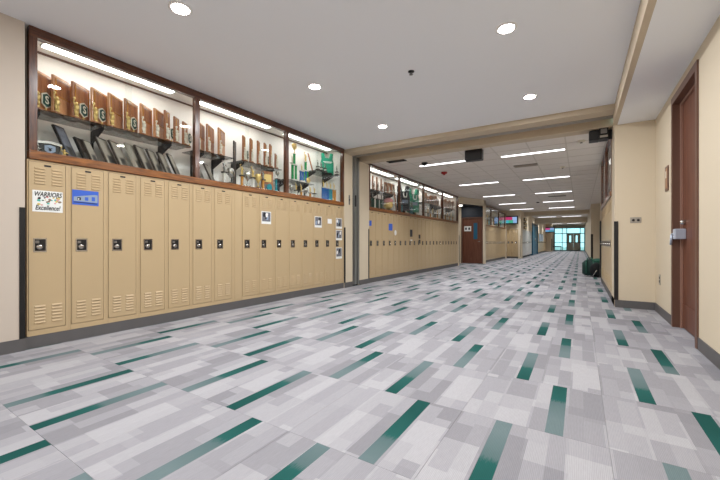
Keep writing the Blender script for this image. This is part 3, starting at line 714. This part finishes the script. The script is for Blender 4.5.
t = thing('wall_outlet', 'narrow grey outlet plate low on wall beside brown door', 'outlet', (XR - .006, 5.82, .38)); MB().bbox(0, .006, 0, .08, 0, .135, .002).build('plate', 'plate', t)
for q in (.03, .075): MB().box(-.003, 0, .018, .052, q, q + .03).build('socket', 'charcoal', t)

# ------------------------------------------------------------------ brown door
d1 = thing('door_1', 'brown wooden door in a deep brown metal frame', 'door', (XR, 4.12, 0)); d1['kind'] = 'structure'
W_ = 1.01; H_ = 2.51
MB().box(-.014, .19, 0, .06, 0, H_).build('frame_jamb', 'doorframe', d1); MB().box(-.014, .19, W_ - .06, W_, 0, H_).build('frame_jamb', 'doorframe', d1); MB().box(-.014, .19, .06, W_ - .06, H_ - .075, H_).build('frame_head', 'doorframe', d1)
MB().box(.050, .070, .06, .085, 0, H_ - .075).build('door_stop', 'doorframe_edge', d1); MB().box(.050, .070, W_ - .085, W_ - .06, 0, H_ - .075).build('door_stop', 'doorframe_edge', d1); MB().box(.050, .070, .085, W_ - .085, H_ - .10, H_ - .075).build('door_stop', 'doorframe_edge', d1)
lf = MB().box(.071, .115, .062, W_ - .062, .01, H_ - .077).build('door_leaf', 'door_wood', d1)
MB().box(.065, .071, .09, W_ - .09, .02, .27).build('kick_rail', 'door_wood', lf)
MB().bbox(-.02, .071, W_ - .22, W_ - .12, .96, 1.07, .006).build('lock_cover', 'pale_metal', lf)
MB().lathe([(.025, .071), (.025, .045), (.018, .03)], (0, W_ - .17, 1.14), 12, 'x').build('lock_cylinder', 'silver', lf)
MB().tube([(.07, W_ - .15, 1.03), (.0, W_ - .15, 1.03), (-.025, W_ - .10, 1.01), (-.03, W_ - .08, .90)], .012, 8).build('lever', 'pale_metal', lf)
sbox('wall_right', 'charcoal', (XR + .25, XR + .3, 4.0, 5.3, 0, ZS), 'dark room side behind the brown door')

# ------------------------------------------------------------------ hall ceiling: downlights and fittings
def downlight(x, y, z, label, group, power=P_DOWN, r=.07):
    t = thing('downlight', label, 'light', (x, y, z), 0, group)
    MB().lathe([(r + .02, 0), (r + .02, -.006), (r, -.008), (r - .004, 0)], (0, 0, 0), 24).build('trim_ring', 'white', t)
    MB().lathe([(r - .006, -.004), (r - .006, -.009)], (0, 0, 0), 24).build('lens', 'downlens', t)
    l = bpy.data.lights.new('downlight_lamp', 'AREA'); l.shape = 'DISK'; l.size = 2 * r - .014; l.energy = power; l.color = (.97, .985, 1)
    o = bpy.data.objects.new('lamp', l); COL.objects.link(o); o.parent = t; o.location = (0, 0, -.0095)
pos = {(-2.73, 1.62): 'over the nearest lockers', (-2.72, 3.30): 'over the middle of the near case', (-2.72, 5.02): 'by the header over the lockers', (-.55, 3.30): 'in the row beside the soffit', (-.55, 5.01): 'between soffit row and header beam',
       (-.55, 1.62): 'above the camera side of the hall', (-.55, -.06): 'behind in the soffit row', (-2.73, -1.75): 'at the rear over the wall', (-.55, -1.75): 'at the rear in the soffit row', (-2.73, -3.4): 'in the rear corner', (-.55, -3.4): 'in the rear soffit corner'}
for (x, y), n in pos.items(): downlight(x, y, ZT, 'round recessed downlight ' + n, 'hall downlights')
t = thing('sprinkler', 'small dark sprinkler head in the hall ceiling', 'sprinkler', (-1.58, 3.575, ZT)); MB().lathe([(.035, 0), (.035, -.006), (.012, -.012)], (0, 0, 0), 14).build('escutcheon', 'charcoal', t); MB().lathe([(.01, -.012), (.01, -.03), (.022, -.034), (.022, -.037)], (0, 0, 0), 10).build('deflector', 'steel', t)

# ------------------------------------------------------------------ corridor ceiling
cc = sbox('ceiling', 'cgrid', (-6.2, 2.2, 6.70, 45.5, ZC + .012, ZC + .15), 'suspended tile ceiling of the corridor')
TG = .607; CX0 = -5.073 - .0; CY0 = 6.745
_ct = MB().bbox(-TG / 2 + .008, TG / 2 - .008, -TG / 2 + .008, TG / 2 - .008, 0, .011, .003).mesh('ceiling_tile', 'ctile')
gm = MB(); rest = MB(); cnt = 0
for jy in range(0, 63):
    for ix in range(0, 10):
        x, y = CX0 + (ix + .5) * TG, CY0 + (jy + .5) * TG
        if x > .42 and y < 19: 
            if x - TG / 2 > .95: continue
        if jy < 30 and cnt < 300 and -4.4 < x < .75:
            obj('ceiling_tile', _ct, cc, (x, y, ZC)); cnt += 1
        else: rest.box(x - TG / 2 + .008, x + TG / 2 - .008, y - TG / 2 + .008, y + TG / 2 - .008, ZC, ZC + .011)
o = rest.build('ceiling_tile_field', 'ctile', cc); o['kind'] = 'stuff'
for ix in range(11): gm.box(CX0 + ix * TG - .012, CX0 + ix * TG + .012, CY0, 45, ZC - .003, ZC + .0119)
for jy in range(64): gm.box(CX0, CX0 + 10 * TG, CY0 + jy * TG - .012, CY0 + jy * TG + .012, ZC - .0035, ZC + .0118)
gm.build('ceiling_grid', 'cgrid', cc)
def linear(x, y, label, group, z=ZC, ln=1.15, wd=.10):
    t = thing('linear_light', label, 'light', (x, y, z - .0036), 0, group)
    MB().box(-ln / 2 - .01, ln / 2 + .01, -wd / 2 - .008, wd / 2 + .008, -.006, 0).build('housing', 'plate', t)
    MB().bbox(-ln / 2, ln / 2, -wd / 2, wd / 2, -.012, -.006, .002).build('diffuser', 'linear', t)
    l = bpy.data.lights.new('linear_lamp', 'AREA'); l.shape = 'RECTANGLE'; l.size = ln - .01; l.size_y = wd - .01; l.energy = P_LINEAR; l.spread = math.radians(125); l.color = (.97, .985, 1)
    o = bpy.data.objects.new('lamp', l); COL.objects.link(o); o.parent = t; o.location = (0, 0, -.0125)
for r in range(5):
    y = 7.72 + r * 3.27
    linear(-2.61 - r * .02, y, '%s narrow ceiling light past the header, on the locker side' % ORD[r], 'corridor ceiling lights')
    linear(-.82, y + .06, '%s narrow ceiling light past the header, on the right wall side' % ORD[r], 'corridor ceiling lights')
def register(x, y, label, w=.5, d=.2, n=6, m_='taupe'):
    t = thing('ceiling_vent', label, 'vent', (x, y, ZC - .004)); MB().box(-w / 2, w / 2, -d / 2, d / 2, -.006, 0).build('backing', 'charcoal', t)
    f_ = MB(); f_.box(-w / 2, w / 2, -d / 2, -d / 2 + .02, -.014, -.006); f_.box(-w / 2, w / 2, d / 2 - .02, d / 2, -.014, -.006); f_.box(-w / 2, -w / 2 + .02, -d / 2, d / 2, -.014, -.006); f_.box(w / 2 - .02, w / 2, -d / 2, d / 2, -.014, -.006); f_.build('frame', m_, t)
    for k in range(n):
        yy = -d / 2 + .03 + k * (d - .06) / (n - 1); MB().box(-w / 2 + .02, w / 2 - .02, yy - .004, yy + .004, -.013, -.006).build('slat', m_, t)
register(-1.07, 8.95, 'grey ceiling air vent behind the first ceiling light'); register(-3.42, 6.95, 'dark ceiling air vent above the far case corner', .42, .16, 5, 'charcoal'); register(-.75, 15.6, 'ceiling air vent far down the corridor', .6, .25, 6)
t = thing('dome_camera', 'dark dome camera at the end of first ceiling light', 'camera', (-2.97, 7.46, ZC - .004)); MB().lathe([(.07, 0), (.07, -.02)], (0, 0, 0), 18).build('mount', 'charcoal', t); MB().lathe([(.055, -.02), (.05, -.045), (.03, -.065), (.004, -.072)], (0, 0, 0), 18).build('dome', 'black', t)
t = thing('alarm_strobe', 'red fire alarm strobe on the corridor ceiling', 'alarm', (-2.94, 8.72, ZC - .004)); MB().lathe([(.075, 0), (.075, -.03), (.06, -.045)], (0, 0, 0), 18).build('body', 'red', t); MB().lathe([(.03, -.045), (.028, -.065), (.015, -.075)], (0, 0, 0), 12).build('lens', 'red', t)
for n, (x, y) in (('beside the air vent', (-.35, 9.6)), ('near the right wall', (.02, 7.3)), ('past the third light row', (-1.6, 17.5))):
    t = thing('smoke_detector', 'small ceiling detector ' + n, 'detector', (x, y, ZC - .004)); MB().lathe([(.06, 0), (.06, -.015), (.045, -.035)], (0, 0, 0), 16).build('body', 'ivory' if y != 17.5 else 'charcoal', t); MB().lathe([(.02, -.035), (.018, -.042)], (0, 0, 0), 10).build('sensor', 'charcoal', t)
t = thing('ceiling_speaker', 'black box speaker hanging just past the header', 'speaker', (-1.74, 6.93, ZC - .004))
MB().bbox(-.16, .16, -.08, .08, -.21, -.0, .008).build('cabinet', 'black', t); MB().box(-.13, .13, -.084, -.08, -.19, -.02).build('grille', 'charcoal', t)
t = thing('projector', 'black projector unit with grey lens on bracket by right wall', 'projector', (.25, 6.70, ZC - .03))
MB().bbox(-.13, .0, -.14, .06, -.17, -.02, .006).build('rear_box', 'black', t); MB().bbox(.0, .12, -.16, .04, -.17, .0, .006).build('body', 'black', t); MB().box(.02, .10, -.165, -.16, -.09, -.02).build('lens', 'steel', t); MB().box(.01, .11, -.166, -.16, -.15, -.12).build('label_strip', 'taupe', t); MB().box(.12, .17, -.05, .0, -.16, -.02).build('wall_bracket', 'charcoal', t)

# ------------------------------------------------------------------ right side of the corridor
sbox('wall_right', 'wall_r', (XC + .36, XC + .5, YR + .2, 19.7, 0, ZC), 'wall behind the corridor lockers on the right')
sbox('wall_right', 'wall_r', (XC, XC + .36, YR + .2, 6.75, 0, ZC), 'short cream wall between return wall and right lockers')
sbox('wall_right', 'wall_r', (XC, XC + .36, 9.80, 9.95, 0, ZC), 'cream wall end past the right lockers')
sbox('wall_right', 'wall_r', (XC + .02, XC + .9, 19.7, 44.0, 0, ZC), 'cream wall far down the corridor on the right')
baseboard('baseboard_right', (XC, XC + .07, YR + .05, 9.95, 0, .105), 'dark grey base under the right corridor lockers')
baseboard('baseboard_right', (XC + .012, XC + .02, 19.7, 44.0, 0, .105), 'dark grey baseboard far down on the right')
pr = locker_proto(.305)
for k in range(10):
    place(pr, k, (XC, 9.80 - .305 * k, 0), 'tan locker on the right corridor wall, %s from the sports bag' % ORD[k], 'right corridor lockers', PI)
case3, bays3 = display_case(6.75, 9.80, (8.27,), 'lit wood trophy case above the right corridor lockers', 2.715, .05, XC, -1, npane=1, depth=.34)
for n, (a, b) in zip(('nearer the return wall', 'nearer the sports bag'), bays3): case_light(XC + .17, (a + b) / 2, 2.685, 1.2, 'fluorescent light in right case bay ' + n, 'right trophy case lights')
for k in range(4):
    plaque_trophy(XC + .22, 7.2 + k * .6, DECK, 'wooden plaque trophy in the right case, %s from the return wall' % ORD[k], 'plaques in the right case', h=.28, w=.16, mt=('plaque', 'plaque_b')[k % 2], rz=-PI / 2)
t = MB(); t.box(XC - .03, XC, 9.86, 9.95, .105, 1.42); t.box(XC - .03, XC + .05, 9.95, 9.956, .105, 1.42); tag(t.build('corner_guard', 'charcoal'), 'dark corner guard past the right lockers by the sports bag', 'corner guard')
t = MB(); t.box(XC + .014, XC + .02, 19.7, 19.78, .105, 1.3); t.box(XC + .02, XC + .1, 19.694, 19.7, .105, 1.3); tag(t.build('corner_guard', 'charcoal'), 'dark corner guard on the pillar behind the sports bag', 'corner guard')

# sports bag
bg = thing('sports_bag', 'dark green sports bag slumped on the carpet by the right lockers', 'bag', (.30, 11.3, 0))
m = MB(); N_ = 18; R_ = 9; vs = []; fs = []
for i in range(R_ + 1):
    u = i / R_; x = -.25 + .52 * u; sc = math.sin(PI * (.08 + .84 * u)) ** .35
    for k in range(N_):
        a = 2 * PI * k / N_; rr = 1 + .10 * math.sin(3 * a + i) + .05 * math.sin(7 * a + 2 * i)
        vs.append((x, .2 * sc * rr * math.cos(a), max(0.0, .235 + .235 * sc * rr * math.sin(a))))
for i in range(R_):
    for k in range(N_): fs.append((i*N_+k, (i+1)*N_+k, (i+1)*N_+(k+1) % N_, i*N_+(k+1) % N_))
fs += [tuple(range(N_)), tuple(range(R_*N_ + N_ - 1, R_*N_ - 1, -1))]
m.add(vs, fs, True); bd = m.build('bag_body', 'bag', bg)
MB().ball((.06, -.18, .2), .15, 12, 8, 1, .45, 1.2).build('front_pocket', 'bag_dark', bg)
MB().ball((.12, -.02, .42), .15, 12, 8, 1.2, .9, .5).build('folded_jacket', 'bag_light', bg)
MB().tube([(-.16, -.2, .10), (-.16, -.16, .40), (-.12, -.05, .50), (-.04, .0, .50), (.0, -.12, .43), (.02, -.21, .2)], .014, 6).build('strap', 'bag_light', bg)
MB().tube([(-.02, -.245, .03), (.02, -.26, .10), (.07, -.255, .19)], .012, 6).build('piping', 'silver', bg)

# ------------------------------------------------------------------ left side of the corridor beyond the far lockers
sbox('wall_left', 'wall_r', (-5.4, -4.04, 13.665, 13.80, 0, ZC), 'cream wall end past the far lockers')
guard(-4.04, 13.80, 1, -1, 'dark corner guard at the end of far lockers', .105, 1.2)
sbox('wall_left', 'wall_r', (-5.4, -5.25, 13.80, 15.55, 0, ZC), 'cream wall inside the door alcove')
sbox('wall_left', 'wall_r', (-5.4, -4.42, 15.40, 15.6, 0, 2.46), 'cream wall left of the alcove door')
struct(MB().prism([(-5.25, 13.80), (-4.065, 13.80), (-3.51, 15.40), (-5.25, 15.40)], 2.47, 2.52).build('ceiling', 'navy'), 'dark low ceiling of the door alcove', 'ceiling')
struct(MB().prism([(-4.06, 13.80), (-4.02, 13.80), (-3.46, 15.40), (-3.50, 15.40)], 2.46, ZC).build('wall_left', 'wall_r'), 'cream bulkhead above the alcove opening', 'wall')
sbox('wall_left', 'wall_r', (-5.25, -3.44, 15.405, 15.6, 2.52, ZC), 'wall strip above the alcove door')
downlight(-4.25, 14.7, 2.47, 'recessed downlight in the dark door alcove', None, 4, .07)
d2 = thing('door_2', 'brown wooden classroom door with narrow window in alcove', 'door', (-4.42, 15.42, 0)); d2['kind'] = 'structure'
MB().box(0, .05, -.03, .12, 0, 2.0).build('frame_jamb', 'doorframe', d2); MB().box(.87, .92, -.03, .12, 0, 2.0).build('frame_jamb', 'doorframe', d2); MB().box(.05, .87, -.03, .12, 1.95, 2.0).build('frame_head', 'doorframe', d2)
l2 = MB().box(.052, .868, .02, .065, .01, 1.948).build('door_leaf', 'door_wood', d2)
MB().box(.52, .68, .012, .02, 1.05, 1.75).build('vision_panel', 'bluedoor', l2); MB().box(.12, .42, .014, .02, 1.40, 1.62).build('door_sign', 'paper', l2); MB().box(.16, .23, .011, .014, 1.46, 1.56).build('sign_print', 'navy', l2); MB().box(.30, .37, .011, .014, 1.46, 1.56).build('sign_print', 'navy', l2)
MB().tube([(.80, .02, .95), (.80, -.03, .95), (.72, -.04, .95)], .014, 8).build('lever', 'silver', l2)
MB().box(0, .92, -.02, .12, 2.0, 2.46).build('transom_panel', 'navy', d2)
sbox('wall_left', 'wall_r', (-5.4, -3.94, 15.6, 21.3, 0, ZC), 'wall behind the third row of lockers')
sbox('wall_left', 'wall_r', (-3.50, -3.44, 15.40, 15.68, 0, ZC), 'cream pillar beside the alcove door')
baseboard('baseboard_left', (-3.68, -3.60, 15.69, 21.2, 0, .105), 'dark base under the third row of lockers')
p4 = locker_proto(.305)
for k in range(18):
    place(p4, k, (-3.585, 15.69 + .305 * k, 0), 'tan locker past the alcove door, %s toward the wall television' % ORD[k], 'third row of tan lockers')
case4, bays4 = display_case(15.69, 21.2, (17.5, 19.35), 'dark wood trophy case above lockers beside the wall television', 2.55, .05, -3.585, 1, npane=1, depth=.34)
for k in range(14):
    column_trophy(-3.585 - .17, 15.95 + k * .37, DECK, 'trophy in the case past the alcove door, %s toward the television' % ORD[k], 'trophies past the alcove', (('ambercol', 'tealcol', 'greencol', 'marble')[k % 4],) * 2, .25, .12, ('figure', 'cup')[k % 2], 1, wood_='walnut', fh=.2, tm=('gold', 'silver')[k % 2])
sbox('wall_left', 'wall_r', (-5.4, -3.57, 21.21, 21.87, 0, ZC), 'wall at the end of the third locker row')
sbox('wall_left', 'wall_r', (-5.4, -2.83, 21.87, 22.0, 0, ZC), 'cream wall facing the hall under the television')
p5 = locker_proto(.2)
p5b = copy_tree(p5)
for k in range(3):
    place(p5 if k == 0 else p5b, 0 if k < 2 else 1, (-3.56 + .2 * k, 21.49, 0), 'narrow tan locker under the television, %s from the corner' % ORD[k], 'lockers under the television', -PI / 2)
baseboard('baseboard_left', (-3.565, -2.83, 21.5, 21.56, 0, .105), 'dark base of the wall under the television')
guard(-2.83, 21.475, 1, 1, 'dark corner guard beside the lockers under the television', .105, 1.3)
def tv(name, x, y, z, w, h, m_, label, rz=0):
    t = thing('television', label, 'television', (x, y, z), rz); MB().bbox(-w / 2, w / 2, -.03, .03, 0, h, .006).build('bezel', 'black', t); MB().box(-w / 2 + .07, w / 2 - .07, -.034, -.03, .07, h - .06).build('screen', m_, t); MB().box(-.05, .05, .03, .16, h / 2 - .05, h / 2 + .05).build('wall_mount', 'charcoal', t)
tv('tv', -3.33, 21.30, 1.93, .80, .47, 'screen', 'wall television with colourful slide above the locker corner', .12)
# deeper corridor
sbox('wall_left', 'wall_r', (-2.955, -2.83, 21.48, 21.87, 0, ZC), 'cream wall end beside the lockers under the television')
sbox('wall_left', 'wall_r', (-3.56, -2.955, 21.48, 21.87, 1.66, ZC), 'cream wall behind the television')
sbox('wall_left', 'wall_r', (-3.3, -2.83, 22.0, 22.28, 0, ZC), 'cream wall right past the television')
sbox('wall_left', 'wall_r', (-3.35, -3.24, 22.28, 44.0, 0, ZC), 'far corridor wall on the left')
h1 = sbox('trim_2', 'beam', (-3.6, XC + .6, 23.0, 23.4, 2.50, ZC), 'first far header beam across the corridor')
h2 = sbox('trim_3', 'beam', (-3.2, XC + .6, 29.5, 30.0, 2.34, ZC), 'second far header beam across the corridor')
MB_lock = locker_proto(.45, True)
for k in range(10):
    place(MB_lock, k, (-2.83, 22.3 + .45 * k, 0), 'pale grey locker past the television wall, %s toward the blue door' % ORD[k], 'pale lockers')
sbox('wall_left', 'wall_r', (-3.24, -2.85, 22.28, 27.15, 1.66, ZC), 'wall above the pale lockers')
for k in range(3):
    t = thing('wall_plaque', 'small dark wall plaque above the pale lockers, %s from floor' % ORD[k], 'plaque', (-2.85, 22.9, 1.72 + .24 * k)); MB().bbox(0, .05, 0, 1.2, 0, .17, .004).build('board', 'walnut', t); MB().box(.05, .054, .1, 1.1, .04, .13).build('plate', 'gold', t)
d3 = thing('door_3', 'deep blue door past the pale lockers', 'door', (-2.86, 27.2, 0)); d3['kind'] = 'structure'
MB().box(-.3, .06, 0, .12, 0, 2.25).build('frame_jamb', 'bluedoor', d3); MB().box(-.3, .06, 3.48, 3.6, 0, 2.25).build('frame_jamb', 'bluedoor', d3); MB().box(-.3, .06, .12, 3.48, 2.15, 2.25).build('frame_head', 'navy', d3)
for a, b, hx in ((.122, 1.79, 1.65), (1.80, 3.478, 1.95)):
    dl = MB().box(-.05, .0, a, b, .01, 2.148).build('door_leaf', 'bluedoor', d3); MB().tube([(0, hx, 1), (.06, hx, 1), (.06, hx, 1.2)], .015, 6).build('lever', 'silver', dl)
sbox('wall_left', 'wall_r', (-3.24, -2.86, 27.15, 30.9, 2.25, ZC), 'wall above the blue door')
p6 = locker_proto(.45)
for k in range(17):
    place(p6, k, (-2.83, 30.95 + .45 * k, 0), 'tan locker past the blue door, %s toward the glass doors' % ORD[k], 'tan lockers past the blue door')
sbox('wall_left', 'wall_r', (-3.24, -2.85, 30.9, 38.7, 1.66, ZC), 'wall above the lockers past the blue door')
t = thing('notice_board', 'pale blue notice board on the lockers past the blue door', 'board', (-2.802, 31.6, 1.0)); MB().box(0, .02, 0, 3.6, 0, .6).build('backing', 'board', t); MB().box(.02, .03, 0, 3.6, .57, .6).build('rail', 'alu', t)
sbox('wall_left', 'wall_r', (-3.24, -2.3, 38.75, 39.0, 0, ZC), 'cream wall facing the hall under the far television')
tv('tv', -2.55, 38.55, 1.85, 1.0, .5, 'screen_b', 'small far television near the glass entrance doors')
t = MB(); t.box(-2.36, -2.30, 38.744, 38.75, .1, 1.25); tag(t.build('corner_guard', 'charcoal'), 'dark corner guard below the far television', 'corner guard')
bn = thing('bench', 'small dark bench by the glass entrance doors', 'bench', (-1.95, 41.0, 0)); MB().bbox(-.35, .35, -.2, .2, .42, .52, .01).build('seat', 'black', bn)
for a in (-.3, .3):
    for b in (-.15, .15): MB().cone((a, b, 0), (a, b, .42), .02, .02, 6).build('leg', 'steel', bn)
for r in range(5):  # fixtures added to brighten the deep end of the corridor
    linear(-2.0, 24.6 + r * 3.6, 'added long ceiling light deep in the corridor, %s from the first far header, locker side' % ORD[r], 'added far corridor lights', ln=1.15)
    linear(-.5, 24.6 + r * 3.6, 'added long ceiling light deep in the corridor, %s from the first far header, wall side' % ORD[r], 'added far corridor lights', ln=1.15)
# entrance: glazed wall with double doors
YE = 43.5
win = thing('window_1', 'glazed entrance wall with double doors and transom panes', 'window', (0, YE, 0)); win['kind'] = 'structure'
xs = [-2.30, -1.55, -1.15, -.30, .38, .44]
fr = MB()
def wb(n, m_, a, b, c, d, y0=-.04, y1=.04): return MB().box(a, b, y0, y1, c, d).build(n, m_, win)
for xx in (-2.34, -1.62, -1.20, .02, .40): wb('mullion', 'mullion', xx - .035, xx + .035, 0, 2.42)
wb('transom_bar', 'mullion', -2.34, .42, 1.80, 1.88, -.045, .045); wb('head', 'mullion', -2.34, .42, 2.38, 2.46, -.045, .045); wb('threshold', 'mullion', -2.34, .42, 0, .06, -.045, .045); wb('mid_rail', 'mullion', -2.34, .42, .85, .91, -.045, .045)
for a, b in ((-2.305, -1.655), (-1.585, -1.235), (.055, .365)): wb('pane', 'window_glass', a, b, .91, 1.80, -.005, .005); wb('pane', 'window_glass', a, b, .06, .85, -.005, .005); wb('pane', 'window_glass', a, b, 1.88, 2.38, -.005, .005)
wb('pane', 'window_glass', -1.165, -.015, 1.88, 2.38, -.005, .005)
for a, b in ((-1.165, -.595), (-.585, -.015)):
    dd = wb('entrance_door', 'door_grey', a, b, .06, .85); wb('entrance_door_top', 'door_grey', a, b, 1.62, 1.80)
    c = (a + b) / 2; wb('entrance_door_stile', 'door_grey', a, c - .08, .91, 1.62); wb('entrance_door_stile', 'door_grey', c + .08, b, .91, 1.62); wb('door_lite', 'window_glass', c - .08, c + .08, .91, 1.62, -.005, .005)
sbox('wall_end', 'wall', (-3.3, .5, YE - .05, YE + .05, 2.46, ZC), 'wall above the entrance glazing', 'wall')
sbox('wall_end', 'wall', (-3.3, -2.375, YE - .05, YE + .05, 0, 2.46), 'wall left of the entrance glazing', 'wall')
sbox('ground', 'concrete', (-25, 25, 45.5, 75, -.2, -.02), 'pale paving outside the entrance', 'ground')
